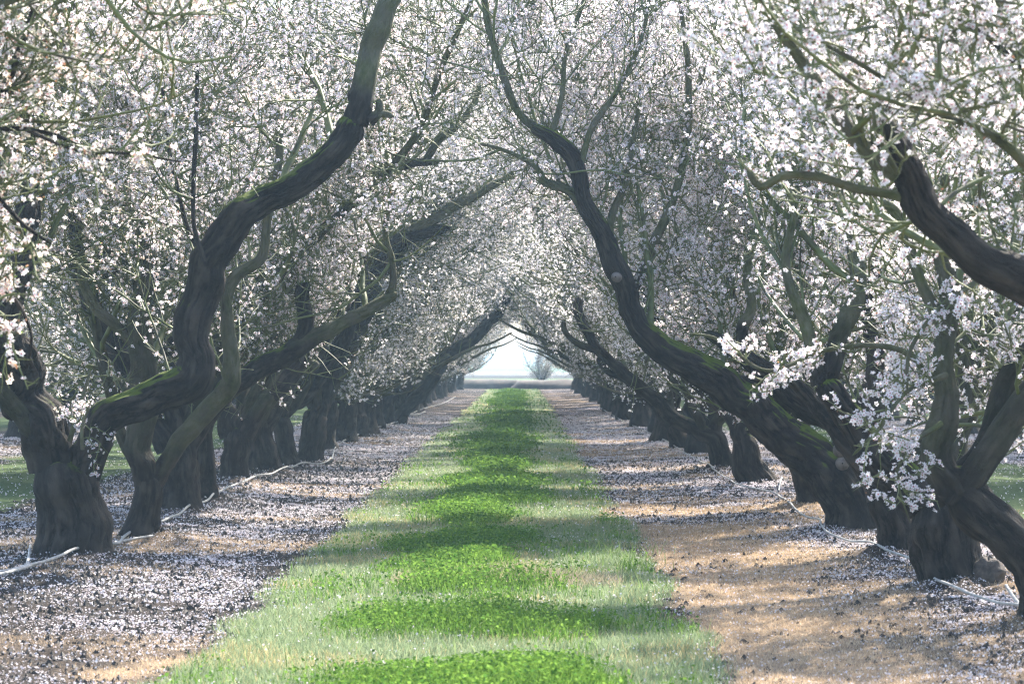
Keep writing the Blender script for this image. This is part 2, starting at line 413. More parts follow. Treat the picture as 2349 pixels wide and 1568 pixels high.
# ------------------------------------------------------------------ trees
def P(x, y, d):
    """a point seen at (x, y) of the 2349 px picture when it stands d metres ahead"""
    return np.array([(x-HX)*d/F, d, CAM_H-(y-HY)*d/F])
def catmull(pts, rad, ds):
    pts = np.asarray(pts, float); rad = np.asarray(rad, float)
    p = np.vstack([2*pts[0]-pts[1], pts, 2*pts[-1]-pts[-2]]); r = np.concatenate([[rad[0]], rad, [rad[-1]]])
    op, orr = [], []
    for i in range(1, len(p)-2):
        L = np.linalg.norm(p[i+1]-p[i]); n = max(2, int(L/ds))
        t = np.linspace(0, 1, n, endpoint=False)[:, None]
        a, b, c, d = p[i-1], p[i], p[i+1], p[i+2]
        op.append(.5*((2*b)+(-a+c)*t+(2*a-5*b+4*c-d)*t*t+(-a+3*b-3*c+d)*t**3))
        t1 = t[:, 0]; s = t1*t1*(3-2*t1); orr.append(r[i]*(1-s)+r[i+1]*s)
    op.append(p[-2][None]); orr.append([r[-2]])
    return np.concatenate(op), np.concatenate(orr)

def limb_mesh(name, pts, rad, parent, org, mat, seed, ds=.03, sides=48, base=False, young=0.0, rough=1.0, dark=False):
    p, r = catmull(pts, rad, ds)
    k = len(p)
    T = norm(np.gradient(p, axis=0))
    u = np.cross(T[0], [0.31, .9, .2]); u /= np.linalg.norm(u); U = [u]
    for i in range(1, k):
        u = U[-1] - T[i]*np.dot(U[-1], T[i]); U.append(u/np.linalg.norm(u))
    U = np.array(U); W = np.cross(T, U)
    a_ = np.arange(k)*ds; jm = (sstep(0, .3, a_)*r*(.2 if base else .40))[:, None]
    p = p + jm*(U*(fbm(a_*3.1, a_*0+seed, 2, seed)-.5)[:, None] + W*(fbm(a_*3.1+9, a_*0+seed, 2, seed+1)-.5)[:, None])*2
    arc = np.concatenate([[0], np.cumsum(np.linalg.norm(np.diff(p, axis=0), axis=1))])
    th = np.arange(sides)/sides
    A, TH = np.meshgrid(arc, th, indexing='ij'); R = np.repeat(r[:, None], sides, 1)
    K = max(5, int(2*math.pi*r.max()/.055))
    warp = vnoise(TH*5, A*2.2, px=5, seed=seed+4)*1.6
    n1 = vnoise(TH*K + 0, A*3.2+warp, px=K, seed=seed)
    n2 = vnoise(TH*2*K, A*8+warp, px=2*K, seed=seed+1)
    fur = np.abs(n1-.5)*2*.65 + np.abs(n2-.5)*2*.35
    yr = young*sstep(.05, .55, A + .35*(vnoise(TH*6, A*5, px=6, seed=seed+8)-.5))
    old = np.clip(sstep(.03, .065, R + .02*(n2-.5))*(1-yr), 0, 1)
    if dark: old = np.ones_like(old)
    amp = np.minimum(.034, R*.17)*(.45+.55*old)*rough
    lump = (vnoise(TH*3, A*2.4, px=3, seed=seed+2)-.5)*.28 + (vnoise(TH*6, A*6, px=6, seed=seed+3)-.5)*.12
    RR = R*(1+lump*rough) + (fur-.45)*amp*1.6
    if base:
        fl = np.exp(-A/.25)
        RR = RR*(1 + fl*(.04 + .72*vnoise(TH*5, A*0+2, px=5, seed=seed+6)))
    kr = np.random.RandomState(seed*3+1)
    for _ in range(int(arc[-1]*1.6)+1):                               # knots and healed pruning scars
        ka, kt, ks = kr.uniform(.15, max(.2, arc[-1]-.1)), kr.rand(), kr.uniform(.5, 1.0)
        dt = np.abs((TH-kt+.5) % 1-.5)*2*math.pi*R; q2 = (dt**2+(A-ka)**2)/(R*.45*ks)**2
        RR = RR + R*.30*ks*np.exp(-q2*1.2)*rough - R*.26*ks*np.exp(-q2*9)*rough
        fur = fur*(1-np.exp(-q2*8))
    e = np.minimum(1, (arc[-1]-A)/np.maximum(r[-1]*1.2, .01)+.001)     # rounded far end
    RR = RR*np.sqrt(np.clip(1-(1-e)**2, .02, 1))
    ang = TH*2*math.pi
    V = p[:, None] + U[:, None]*(np.cos(ang)*RR)[..., None] + W[:, None]*(np.sin(ang)*RR)[..., None] - org
    i = np.arange(k*sides).reshape(k, sides); j = np.roll(i, -1, 1)
    q = np.stack([i[:-1], j[:-1], j[1:], i[1:]], -1).reshape(-1, 4)
    rm = r.mean(); cu = th*2*math.pi*rm; cu2 = np.append(cu[1:], 2*math.pi*rm)
    a0 = np.repeat(arc[:-1, None], sides, 1); a1 = np.repeat(arc[1:, None], sides, 1)
    c0 = np.repeat(cu[None], k-1, 0); c1 = np.repeat(cu2[None], k-1, 0)
    uv = np.stack([np.stack([c0, a0], -1), np.stack([c1, a0], -1), np.stack([c1, a1], -1), np.stack([c0, a1], -1)], 2).reshape(-1, 2)
    uv = uv + [seed*1.37 % 7, seed*.73 % 5]
    return mk(name, V.reshape(-1, 3), [q], mat, parent, floats={'age': old.ravel(), 'fur': np.clip(fur*1.5, 0, 1).ravel()}, uv=uv)

def tubes(paths, radii, sides, rs):
    n, k, _ = paths.shape
    T = norm(np.gradient(paths, axis=1))
    ref = rand_unit(n, rs)[:, None]
    U = norm(ref - T*(ref*T).sum(-1, keepdims=True)); W = np.cross(T, U)
    a = np.arange(sides)/sides*2*math.pi
    V = paths[:, :, None] + (U[:, :, None]*np.cos(a)[:, None] + W[:, :, None]*np.sin(a)[:, None])*radii[:, :, None, None]
    i = np.arange(n*k*sides).reshape(n, k, sides); j = np.roll(i, -1, 2)
    q = np.stack([i[:, :-1], j[:, :-1], j[:, 1:], i[:, 1:]], -1).reshape(-1, 4)
    return V.reshape(-1, 3), q
def grow(start, dirs, length, k, rs, wander=.25, up=.25):
    n = len(start); out = np.zeros((n, k, 3)); out[:, 0] = start; d = norm(dirs)
    step = (length/(k-1))[:, None]
    bend = rand_unit(n, rs)
    upv = np.asarray(up)
    for i in range(1, k):
        d = norm(d + rs.normal(size=(n, 3))*wander*.5 + bend*wander*.25 + np.array([0, 0, 1.0])*(upv.reshape(-1, 1) if upv.ndim else upv)/(k-1)*2)
        out[:, i] = out[:, i-1] + d*step
    return out
def kids(paths, m, t0, t1, spread, rs):
    """m side shoots on each path: points and directions"""
    n, k, _ = paths.shape
    t = rs.uniform(t0, t1, (n, m))*(k-1); i = np.minimum(t.astype(int), k-2); f = (t-i)[..., None]
    r = np.arange(n)[:, None]
    a, b = paths[r, i], paths[r, i+1]
    pos = a*(1-f)+b*f; tan = norm(b-a)
    per = norm(np.cross(tan, rand_unit(n*m, rs).reshape(n, m, 3)))
    ang = rs.uniform(spread[0], spread[1], (n, m))[..., None]
    return pos.reshape(-1, 3), (tan*np.cos(ang)+per*np.sin(ang)).reshape(-1, 3)

def clear_zone(p, soft=.25):
    """True where the open tunnel over an alley is"""
    u = np.abs(alley_u(p[:, 0]) ); z = p[:, 2]
    fz = sstep(40, 62, p[:, 1]); top = (3.15-.62*u*u)*(1-fz) + (2.75-1.0*u)*fz + soft*2*(vnoise(p[:, 0]*2, p[:, 1]*1.3, seed=3)-.5)*1.5
    return (z < top) | (z < 1.0-.18*fz)

def petal_mesh(c, nrm, r, tint, rs, petals=5, heart=True):
    n = len(c)
    u = norm(np.cross(nrm, rand_unit(n, rs))); v = np.cross(nrm, u)
    r = r[:, None]; V = [c - nrm*r*.15]
    hw = .56 if petals == 5 else .7
    cup = rs.uniform(.05, .55, (n, 1))
    for q in range(petals):
        a = 2*math.pi*q/petals
        for (ang, rad, up) in ((a-hw, .66, .5), (a, 1.0, 1.0), (a+hw, .66, .5)):
            V.append(c + (u*math.cos(ang)+v*math.sin(ang))*r*rad + nrm*r*up*cup)
    m = 1+petals*3
    Vv = np.stack(V, 1)
    C = np.repeat(tint[:, None], m, 1)
    i = np.arange(n)[:, None]*m
    Q = [np.concatenate([i+0, i+1+3*q, i+2+3*q, i+3+3*q], 1) for q in range(petals)]
    Vv = Vv.reshape(-1, 3); C = C.reshape(-1, 3); Q = np.concatenate(Q)
    if heart:
        hr = r*.30; hc = c + nrm*r*.10
        H = np.stack([hc-u*hr, hc-v*hr, hc+u*hr, hc+v*hr], 1).reshape(-1, 3)
        hc = c - nrm*r*.32; hr = r*.26
        H = np.concatenate([H, np.stack([hc-u*hr, hc-v*hr, hc+u*hr, hc+v*hr], 1).reshape(-1, 3)])
        Q2 = len(Vv)+np.arange(2*n)[:, None]*4+np.arange(4)
        hcol = np.concatenate([vary2(n, (.34, .04, .09), (.60, .20, .20), rs), vary2(n, (.20, .05, .05), (.34, .15, .10), rs)])
        Vv = np.concatenate([Vv, H]); C = np.concatenate([C, np.repeat(hcol, 4, 0)]); Q = np.concatenate([Q, Q2])
    return Vv, Q, C
def vary2(n, a, b, rs):
    t = rs.rand(n)[:, None]; return np.array(a)*(1-t)+np.array(b)*t
def quads_at(c, r, rs, col):
    n = len(c); nn = rand_unit(n, rs); u = norm(np.cross(nn, rand_unit(n, rs))); v = np.cross(nn, u); r = r[:, None]
    V = np.stack([c-u*r, c+v*r*.45, c+u*r, c-v*r*.45], 1).reshape(-1, 3)
    return V, np.arange(n)[:, None]*4+np.arange(4), np.repeat(col, 4, 0)

def crown(root, org, seeds, rs, keep, dens=1.0, flowers=1.0, far=False, warm=0.0, fr=.019, lens=1.0, mid=False, low=1.0, zfloor=.95):
    """seeds: list of (pos(n,3), dir(n,3), length(n), radius) first-level shoots; adds the branches and blossom parts"""
    TV, TQ = [], []; off = 0
    def add(paths, r0, r1, sides):
        nonlocal off
        if not len(paths): return
        n, k, _ = paths.shape
        rr = np.linspace(1, 0, k)[None]*(r0-r1)[:, None]+r1[:, None]
        V, q = tubes(paths-org, rr, sides, rs); TV.append(V); TQ.append(q+off); off += len(V)
    L1s = []
    for pos, dr, ln, rad, up in seeds:
        pth = grow(pos, dr, ln, 9, rs, .32, up)
        ok = keep(pth[:, -1]) & keep(pth[:, 5]) & (pth[:, :, 2].min(1) > zfloor-(.15 if far else 0)); pth = pth[ok]; rad = rad[ok]
        add(pth, rad, rad*.3, 5 if not far else 4); L1s.append(pth)
    L1 = np.concatenate(L1s)
    if not len(L1): return
    m2 = max(2, int(round(8*dens)))
    p, d = kids(L1, m2, .12, .98, (.5, 1.25), rs)
    L2 = grow(p, d, rs.uniform(.28, .85, len(p))*lens, 6, rs, .35, rs.uniform(-.15, .5, len(p)))
    L2 = L2[keep(L2[:, -1])]
    add(L2, np.full(len(L2), .0075), np.full(len(L2), .0032), 4 if not far else 3)
    p, d = kids(L2, 5 if not far else 4, .15, 1.0, (.5, 1.3), rs)
    L3 = grow(p, d, rs.uniform(.10, .34, len(p))*lens, 4, rs, .3, .1)
    L3 = L3[keep(L3[:, -1])]
    rtw = .003 if not far else .005
    add(L3, np.full(len(L3), rtw), np.full(len(L3), rtw*.5), 3)
    br = mk('branches', np.concatenate(TV), [np.concatenate(TQ)], M_TWIG, root); br['kind'] = 'stuff'
    # blossom positions along shoots
    def along(paths, per, jit):
        n, k, _ = paths.shape
        m = rs.poisson(per, n) if np.ndim(per) == 0 else per
        r = np.repeat(np.arange(n), m); t = rs.uniform(.1, 1, len(r))*(k-1); i = np.minimum(t.astype(int), k-2); f = (t-i)[:, None]
        pos = paths[r, i]*(1-f)+paths[r, i+1]*f
        o = rand_unit(len(r), rs); return pos + o*jit*rs.uniform(.4, 1.3, (len(r), 1)), o
    # clusters: a few flowers share a spur
    c2, o2 = along(L2, 5.0*flowers, .024); c3, o3 = along(L3, 3.0*flowers, .02)
    c1, o1 = along(L1, 2.0*flowers, .03)
    cc = np.concatenate([c1, c2, c3]); oo = np.concatenate([o1, o2, o3])
    thin = rs.rand(len(cc)) < np.clip(.25 + 1.6*(vnoise(cc[:, 0]*2.1+cc[:, 1]*.7, cc[:, 2]*2.1+cc[:, 1]*1.1, seed=int(rs.randint(50)))), 0, 1)
    thin &= rs.rand(len(cc)) < low + (1-low)*sstep(1.8, 3.6, cc[:, 2])
    cc = cc[thin]; oo = oo[thin]
    m = rs.randint(1, 4, len(cc)) if not far else rs.randint(1, 3, len(cc))
    r = np.repeat(np.arange(len(cc)), m); n = len(r)
    nrm = norm(oo[r]*.9 + rand_unit(n, rs)*.8 + [0, 0, .15])
    pos = cc[r] + nrm*rs.uniform(.006, .026, (n, 1)) + rs.normal(size=(n, 3))*.007
    ok = keep(pos); pos, nrm = pos[ok], nrm[ok]; n = len(pos)
    rad = fr*rs.uniform(.72, 1.12, n)*(1 if not far else 1.5)
    tint = vary2(n, (.93, .865, .91), (.93, .915, .93), rs)*rs.uniform(.95, 1.0, (n, 1))
    if warm: 
        wm = rs.rand(n) < warm
        tint[wm] = vary2(wm.sum(), (.90, .76, .64), (.92, .86, .78), rs)
    Vf, Qf, Cf = petal_mesh(pos-org, nrm, rad, tint, rs, 5 if not (far or mid) else 4, not (far or mid))
    # buds, calyces and first leaflets
    nb = int(n*(.22 if not far else .12)*(1+warm*1.6)); s = rs.randint(0, n, nb)
    green = rs.rand(nb)[:, None] < .35 + .2*warm
    bc = np.where(green, vary2(nb, (.10, .17, .03), (.25, .36, .08), rs), vary2(nb, (.22, .09, .06), (.55, .32, .19), rs))
    Vb, Qb, Cb = quads_at(pos[s]-org+rs.normal(size=(nb, 3))*.012, rs.uniform(.005, .011, nb)*(1 if not far else 1.4)*(1+.7*warm), rs, bc)
    Vf2 = np.concatenate([Vf, Vb]); Qf2 = np.concatenate([Qf, Qb+len(Vf)]); Cf2 = np.concatenate([Cf, Cb])
    mk('blossom_crown', Vf2, [Qf2], M_PETAL, root, smooth=False, pcol=Cf2)
    return n

def limb_shoots(pts, rad, rs, per_m, zmin, t_from=.0, clean=False):
    """starting points for side shoots along a limb"""
    p, r = catmull(pts, rad, .1)
    seg = np.linalg.norm(np.diff(p, axis=0), axis=1).sum()
    n = max(1, int(seg*per_m)); i = (rs.uniform(t_from, 1, n)*(len(p)-2)).astype(int)
    pos = p[i]; tan = norm(p[i+1]-p[i]); per = norm(np.cross(tan, rand_unit(n, rs)))
    d = norm(tan*rs.uniform(.2, .9, (n, 1)) + per*rs.uniform(.5, 1.0, (n, 1)) + np.array([0, 0, 1.0])*rs.uniform(-.75, .95, (n, 1)))
    if clean: d[:, 1] = np.abs(d[:, 1])+.35; pos = pos + np.array([0, 1.0, 0])*r[i][:, None]*.5
    ok = pos[:, 2] > zmin
    return pos[ok], d[ok], r[i][ok]

def auto_limb(start, az, el, ln, r0, r1, rs, up=.35):
    ln = ln*1.28
    d = np.array([math.sin(az)*math.cos(el), math.cos(az)*math.cos(el), math.sin(el)])
    g = grow(start[None], d[None], np.array([ln]), 8, rs, .28, up)[0]
    return g, np.linspace(r0, r1*.7, 8)

COUNT = {}
FL = .78
def tree(label, group, base, trunk, limbs, seed, autos=(), keep=None, zmin=1.2, detail=1.0, dens=1.0, flowers=1.0, warm=0.0,
         far=False, shoots=3.2, subs=1.5, mossy=(), fr=.019, name='almond_tree', trunk_mat=None, lens=1.0):
    """base: (x, y) world. trunk: [(point, radius)...]; limbs: list of dicts pts/rad (+young, shoots). world coordinates"""
    rs = np.random.RandomState(seed)
    org = np.array([base[0], base[1], 0.0])
    root = bpy.data.objects.new(name, None); COL.objects.link(root); root.location = org
    root.empty_display_size = .3
    tag(root, label, 'tree', group)
    keep = keep or (lambda p: ~clear_zone(p))
    keep0 = keep; keep = lambda p: keep0(p) & ~(in_front(p) & (np.modf(np.abs(p[:, 0]*517.3+p[:, 2]*331.7))[0] < .93))
    ds = .025/detail; sd = lambda r: int(max(12, min(72, (16+r*190)*detail)))
    tp = [q[0] for q in trunk]; tr = [q[1] for q in trunk]
    limb_mesh('trunk', tp, tr, root, org, M_MOSSY if 0 in mossy else M_BARK, seed, ds, sd(max(tr)), base=True)
    all_l = [dict(l) for l in limbs]
    if 38 < base[1] < 98 and autos and not far or base[1] > 98 and False:
        autos = list(autos) + [(R_(90), 1.0, 5.2, .09, .03), (R_(-90), 1.1, 4.8, .08, .03), (R_(45), 1.25, 4.9, .08, .03)]
    for a in autos:
        st = np.array(tp[-1])+np.array([0, 0, -.12]); g, rr = auto_limb(st, *a[:5], rs)
        all_l.append(dict(pts=g, rad=rr, young=.3))
    seeds = []; free = []
    for i, l in enumerate(all_l):
        limb_mesh('limb', l['pts'], l['rad'], root, org, M_MOSSY if i+1 in mossy else M_BARK, seed+11*i+5, ds*1.2, sd(max(l['rad'])), young=l.get('young', 0.0), dark=l.get('dark', False))
        ps = l.get('subs', subs)
        if l.get('bare'): continue
        if l.get('free'):
            pos, d, r = limb_shoots(l['pts'], l['rad'], rs, l.get('shoots', 9), .3, .12)
            free.append((pos, d, rs.uniform(.12, .4, len(pos)), np.full(len(pos), .004), rs.uniform(-.5, .4, len(pos)))); continue
        cl = i < len(limbs) and np.max(l['rad']) > .05
        # sub limbs
        pos, d, r = limb_shoots(l['pts'], l['rad'], rs, ps, zmin, .25, cl)
        if len(pos):
            ln = rs.uniform(1.0, 2.6, len(pos))*lens
            L = grow(pos, d, ln, 9, rs, .28, .5)
            ok = keep(L[:, -1]) & keep(L[:, 4]); L = L[ok]
            rr = np.clip(r[ok]*.5, .015, .038)
            for q in range(len(L)):
                l_r = np.linspace(rr[q], rr[q]*.35, 9)
                seeds_p = L[q]
                SUB.setdefault(seed, []).append((L[q], l_r))
                p2, d2, r2 = limb_shoots(seeds_p, l_r, rs, shoots*1.1, zmin, .15)
                seeds.append((p2, d2, rs.uniform(.5, 1.3, len(p2))*lens, np.clip(r2*.5, .005, .010), .3))
        pos, d, r = limb_shoots(l['pts'], l['rad'], rs, l.get('shoots', shoots), zmin, .15, cl)
        if len(pos): seeds.append((pos, d, rs.uniform(.7, 1.9, len(pos))*lens, np.clip(r*.4, .006, .014), rs.uniform(-.15, .6, len(pos))))
    subl = SUB.get(seed, [])
    if subl:
        V, q = tubes(np.array([s[0] for s in subl])-org, np.array([s[1] for s in subl]), 8, rs)
        b = mk('boughs', V, [q], M_TWIG, root); b['kind'] = 'stuff'
    n = crown(root, org, seeds, rs, keep, dens*(1.15 if base[1] > 28 else 1), flowers*FL, far, warm, fr, lens, mid=base[1] > 44, low=.55 if base[0] < 0 and base[1] < 60 else 1.0)
    if free: crown(root, org, free, rs, lambda p: np.ones(len(p), bool), .3, flowers*.6, far, warm, fr, .35, zfloor=.2)
    COUNT[label] = n
    return root
SUB = {}

def L(pix, d0, **kw):
    """limb from picture points (x, y, width[, depth offset])"""
    pts, rad = [], []
    for q in pix:
        d = d0 + (q[3] if len(q) > 3 else 0)
        pts.append(P(q[0], q[1], d)); rad.append(q[2]*d/F/2)
    return dict(pts=pts, rad=rad, **kw)
def T(pix, d0):
    l = L(pix, d0); return list(zip(l['pts'], l['rad']))
def proj(p):
    d = p[:, 1]; return HX+p[:, 0]*F/d, HY-(p[:, 2]-CAM_H)*F/d
R_ = math.radians
# limbs that stand clear of the blossom of the trees in front of them
OPEN_LIMBS = [(29.8, 36, [(140, 1045), (235, 975), (320, 922), (440, 868), (446, 770), (458, 690), (480, 605), (524, 530), (610, 460), (700, 415), (770, 345), (815, 268)]),
  (29.8, 24, [(815, 268), (838, 190), (862, 90), (900, 0)]), (32.6, 20, [(365, 1060), (480, 925), (530, 870), (520, 700), (600, 590)]),
  (38.6, 22, [(480, 940), (600, 838), (700, 800), (700, 640)]), (38.6, 16, [(665, 805), (790, 740), (905, 670)]), (38.6, 18, [(290, 835), (228, 750), (185, 620), (170, 520)]),
  (57.4, 26, [(740, 890), (762, 825), (800, 755), (838, 690), (850, 640), (880, 590), (930, 545), (1035, 520)]),
  (57.4, 14, [(845, 620), (880, 560), (960, 525), (1040, 478), (1110, 440), (1165, 405)]),
  (48.2, 14, [(860, 395), (935, 378), (1010, 372)]), (48.2, 12, [(975, 372), (1010, 320), (1060, 275), (1100, 200)]), (48.2, 20, [(590, 955), (630, 885), (680, 850)]),
  (94.4, 18, [(930, 940), (995, 860), (1020, 822), (1085, 775), (1135, 725), (1165, 690), (1210, 645)]),
  (34.3, 30, [(1885, 1055), (1800, 990), (1705, 912), (1600, 842), (1515, 790), (1455, 722), (1418, 640), (1380, 545), (1340, 470), (1328, 395), (1285, 330), (1218, 290)]),
  (34.3, 12, [(1180, 245), (1150, 150), (1122, 60), (1108, 0)]), (34.3, 22, [(1940, 1060), (1810, 905), (1690, 802)]),
  (54.0, 16, [(1500, 915), (1435, 858), (1345, 760), (1330, 680)]), (16.5, 24, [(2400, 680), (2215, 565), (2140, 490), (2095, 405), (2040, 310)]),
  (16.5, 18, [(2000, 350), (1920, 255), (1860, 170), (1800, 80)]), (16.5, 14, [(1960, 432), (1800, 402), (1712, 400)]), (22.0, 30, [(2180, 1100), (2165, 930), (2170, 700)])]
def in_front(p):
    X, Y = proj(p); bad = np.zeros(len(p), bool)
    for dep, wd, pl in OPEN_LIMBS:
        nr = p[:, 1] < dep + .05
        if not nr.any(): continue
        for (ax, ay), (bx, by) in zip(pl[:-1], pl[1:]):
            vx, vy = bx-ax, by-ay; t = np.clip(((X-ax)*vx+(Y-ay)*vy)/(vx*vx+vy*vy), 0, 1)
            dd = np.hypot(X-ax-t*vx, Y-ay-t*vy)
            bad |= nr & (dd < wd*(.8+.5*vnoise(p[:, 0]*6, p[:, 2]*6, seed=12)))
    return bad

ROWL = 'almond trees of the row on the hose side with clover gaps'
GL = 'almond trees lining the strip, sunlit row'
GR = 'almond trees lining the strip, leaning dark row'

# ---- keep rules: real crowns pruned so the alley stays open
def keep_std(p): return ~clear_zone(p)
def pruned(xmax=None, xmin=None, y_hi=None):
    def k(p):
        X, Y = proj(p); ok = ~clear_zone(p)
        if xmax is not None: ok &= X < xmax(Y)
        if xmin is not None: ok &= X > xmin(Y)
        return ok
    return k
ip = lambda ys_, xs_: (lambda Y: np.interp(Y, ys_, xs_))

# nearest sunlit-side tree, trunk outside the frame: its boughs hang into the corner
tree('almond tree at the frame edge, blurred cream blossoms hanging in front of all others', GL, (-3.75, 17.5),
     [(np.array([-3.75, 17.5, -.05]), .26), (np.array([-3.7, 17.5, .6]), .24), (np.array([-3.72, 17.6, 1.15]), .25)],
     [L([(-560, 900, 80), (-330, 520, 60), (-120, 330, 26), (0, 296, 14), (110, 305, 12), (190, 340, 11), (258, 372, 8)], 17.5, subs=.5, shoots=2.5, dark=True),
      L([(-560, 900, 80, .3), (-260, 500, 60, .4), (-20, 250, 26, .4), (50, 100, 16, .3), (110, -60, 14, .3), (200, -200, 10)], 17.5, dark=True, shoots=5),
      L([(-540, 800, 60, -.3), (-300, 300, 50, -.5), (-100, 60, 30, -.5), (150, -40, 20, -.5), (380, -90, 14, -.6)], 17.5, young=.6, shoots=8),
      L([(-560, 900, 60, .8), (-300, 640, 36, .9), (-90, 560, 20, .8), (20, 500, 12, .8), (60, 560, 8, .8)], 17.5, young=.6),
      L([(-300, 640, 24, .2), (-120, 600, 14, .1), (10, 660, 10), (70, 760, 7), (60, 850, 5)], 17.5, dark=True, free=True, shoots=10),
      L([(-200, 420, 18, .2), (-40, 430, 12, .1), (60, 520, 9), (120, 560, 6)], 17.5, dark=True, free=True, shoots=10),
      L([(60, 298, 10), (180, 345, 8), (300, 352, 7), (420, 372, 5)], 17.4, dark=True, free=True, shoots=12)],
     101, keep=pruned(xmax=ip([0, 130, 330, 400, 440, 900, 950], [600, 560, 430, 300, 95, 110, -50])), flowers=.46, warm=.4, fr=.0185, shoots=4.2, subs=1.6, lens=.75)
tree('almond tree just outside the frame, blossom sprays beside the thick forked trunk', GL, (-3.85, 23.0),
     [(np.array([-3.85, 23., -.05]), .27), (np.array([-3.9, 23., .6]), .25), (np.array([-3.95, 23.1, 1.2]), .26)],
     [L([(-190, 800, 60), (-130, 500, 50), (-60, 200, 40), (20, -60, 30)], 23.2, young=.5)],
     102, autos=[(R_(-90), .9, 3.5, .11, .04), (R_(170), .9, 3.2, .1, .04), (R_(0), 1.1, 3.5, .1, .04)],
     keep=pruned(xmax=ip([0, 300, 420, 1000], [330, 260, 40, 40])), warm=.3)

# L1
d = 29.8
tree('thick forked almond tree with a moss topped limb arching towards the strip', GL, (-3.83, d),
     T([(165, 1292, 168), (160, 1240, 152), (148, 1150, 142), (140, 1090, 150), (140, 1045, 150)], d),
     [L([(118, 1080, 120), (105, 985, 118), (55, 880, 110), (12, 780, 96, -.3), (8, 690, 84, -.4), (40, 600, 76, -.4), (60, 510, 58, -.3), (76, 400, 42, 0), (72, 300, 38), (100, 200, 34), (150, 60, 26), (170, -60, 20)], d, subs=.9),
      L([(172, 1120, 96), (200, 1050, 84), (235, 975, 82), (320, 922, 78), (395, 892, 82), (440, 868, 86), (450, 825, 84), (446, 770, 78), (458, 690, 78), (480, 605, 82), (524, 530, 80), (610, 460, 68), (700, 415, 66), (770, 345, 64), (815, 268, 76)], d, subs=.5, shoots=1.6, zup=1),
      L([(815, 285, 66), (838, 190, 56), (862, 90, 52), (890, 10, 46), (925, -90, 40)], d, young=.85, shoots=4),
      L([(845, 275, 38), (868, 258, 20), (872, 226, 18)], d, young=1, bare=True),
      L([(852, 268, 22), (880, 262, 16), (904, 268, 15)], d, young=.5, bare=True),
      L([(468, 600, 16, -.2), (447, 520, 12, -.2), (442, 420, 11, -.2), (450, 300, 10, -.1), (455, 150, 9)], d, dark=True, shoots=2),
      L([(465, 590, 14, .1), (430, 520, 11, .1), (405, 420, 9), (385, 320, 8), (372, 200, 7)], d, dark=True, shoots=2),
      L([(160, 1010, 12, -.2), (180, 940, 10, -.3), (207, 850, 7, -.3)], d, bare=True),
      L([(190, 1030, 10, -.35), (188, 980, 8, -.4), (205, 930, 5, -.4)], d, young=1, free=True, shoots=14)],
     103, autos=[(R_(-60), 1.0, 3.6, .09, .03), (R_(-110), .9, 3.6, .1, .03)], mossy=(2,), detail=1.3, warm=.15,
     keep=pruned(xmax=ip([0, 250, 420, 640, 700], [1010, 900, 660, 560, 430])))
# L2
d = 32.6
tree('slim young almond tree, trunk splitting low into a pale slanting limb', GL, (-3.55, d),
     T([(318, 1252, 78), (325, 1180, 66), (340, 1120, 66), (342, 1085, 72)], d),
     [L([(335, 1110, 62), (322, 1040, 62), (325, 960, 62), (330, 850, 60), (325, 740, 56), (345, 640, 44), (330, 520, 34), (350, 400, 26)], d, young=.35),
      L([(350, 1110, 46), (385, 1060, 42), (430, 985, 48), (480, 925, 48), (530, 870, 46), (526, 780, 34), (520, 690, 30), (545, 630, 30), (600, 590, 24), (615, 500, 22), (640, 380, 18), (640, 280, 16)], d, young=.75, subs=.5),
      L([(320, 800, 30), (260, 740, 26), (215, 700, 24), (190, 620, 20), (240, 560, 26), (236, 460, 24), (210, 340, 18), (240, 200, 14)], d, young=1)],
     104, flowers=.72, subs=1.9, autos=[(R_(-70), .95, 3.4, .07, .03)], detail=1.1, warm=.12, keep=pruned(xmax=ip([0, 600, 700], [900, 700, 620])))
# L3
d = 38.6
tree('broad almond trunk with a dark limb sweeping back over the neighbouring row', GL, (-3.77, d),
     T([(410, 1188, 96), (408, 1120, 86), (405, 1050, 84), (408, 990, 88)], d),
     [L([(390, 1030, 66), (345, 930, 60), (290, 835, 52), (228, 750, 44), (185, 620, 42), (170, 520, 44), (140, 400, 52), (92, 372, 30)], d, subs=1.2),
      L([(425, 1020, 60), (480, 940, 50), (560, 870, 44), (600, 838, 48), (680, 800, 46), (700, 760, 40), (698, 690, 36), (702, 640, 30)], d, subs=.7),
      L([(665, 805, 46), (740, 765, 34), (790, 740, 30), (860, 702, 28), (908, 668, 24)], d, young=.9),
      L([(880, 692, 18), (902, 655, 19), (898, 600, 17), (884, 530, 14), (905, 430, 9)], d, young=1),
      L([(405, 1000, 50), (390, 860, 44), (410, 700, 40), (395, 500, 32), (420, 300, 24)], d)],
     105, flowers=.72, subs=1.9, autos=[(R_(-40), 1.1, 3.6, .08, .03), (R_(60), 1.1, 3.4, .08, .03)], warm=.1, mossy=(2,))
# L4
d = 41.8
tree('straight dark almond trunk standing close against the broad trunk', GL, (-3.85, d),
     T([(462, 1156, 70), (462, 1080, 64), (458, 1000, 60), (466, 940, 66)], d),
     [L([(466, 960, 52), (478, 840, 48), (500, 700, 44), (470, 520, 36), (500, 330, 26)], d),
      L([(470, 960, 46), (540, 880, 40), (580, 770, 38), (560, 600, 34), (590, 450, 26), (620, 300, 20)], d, young=.4)],
     106, flowers=.72, subs=1.9, autos=[(R_(-80), .9, 3.8, .09, .03), (R_(-150), .9, 3., .08, .03), (R_(60), .9, 3.3, .08, .03)], warm=.1)
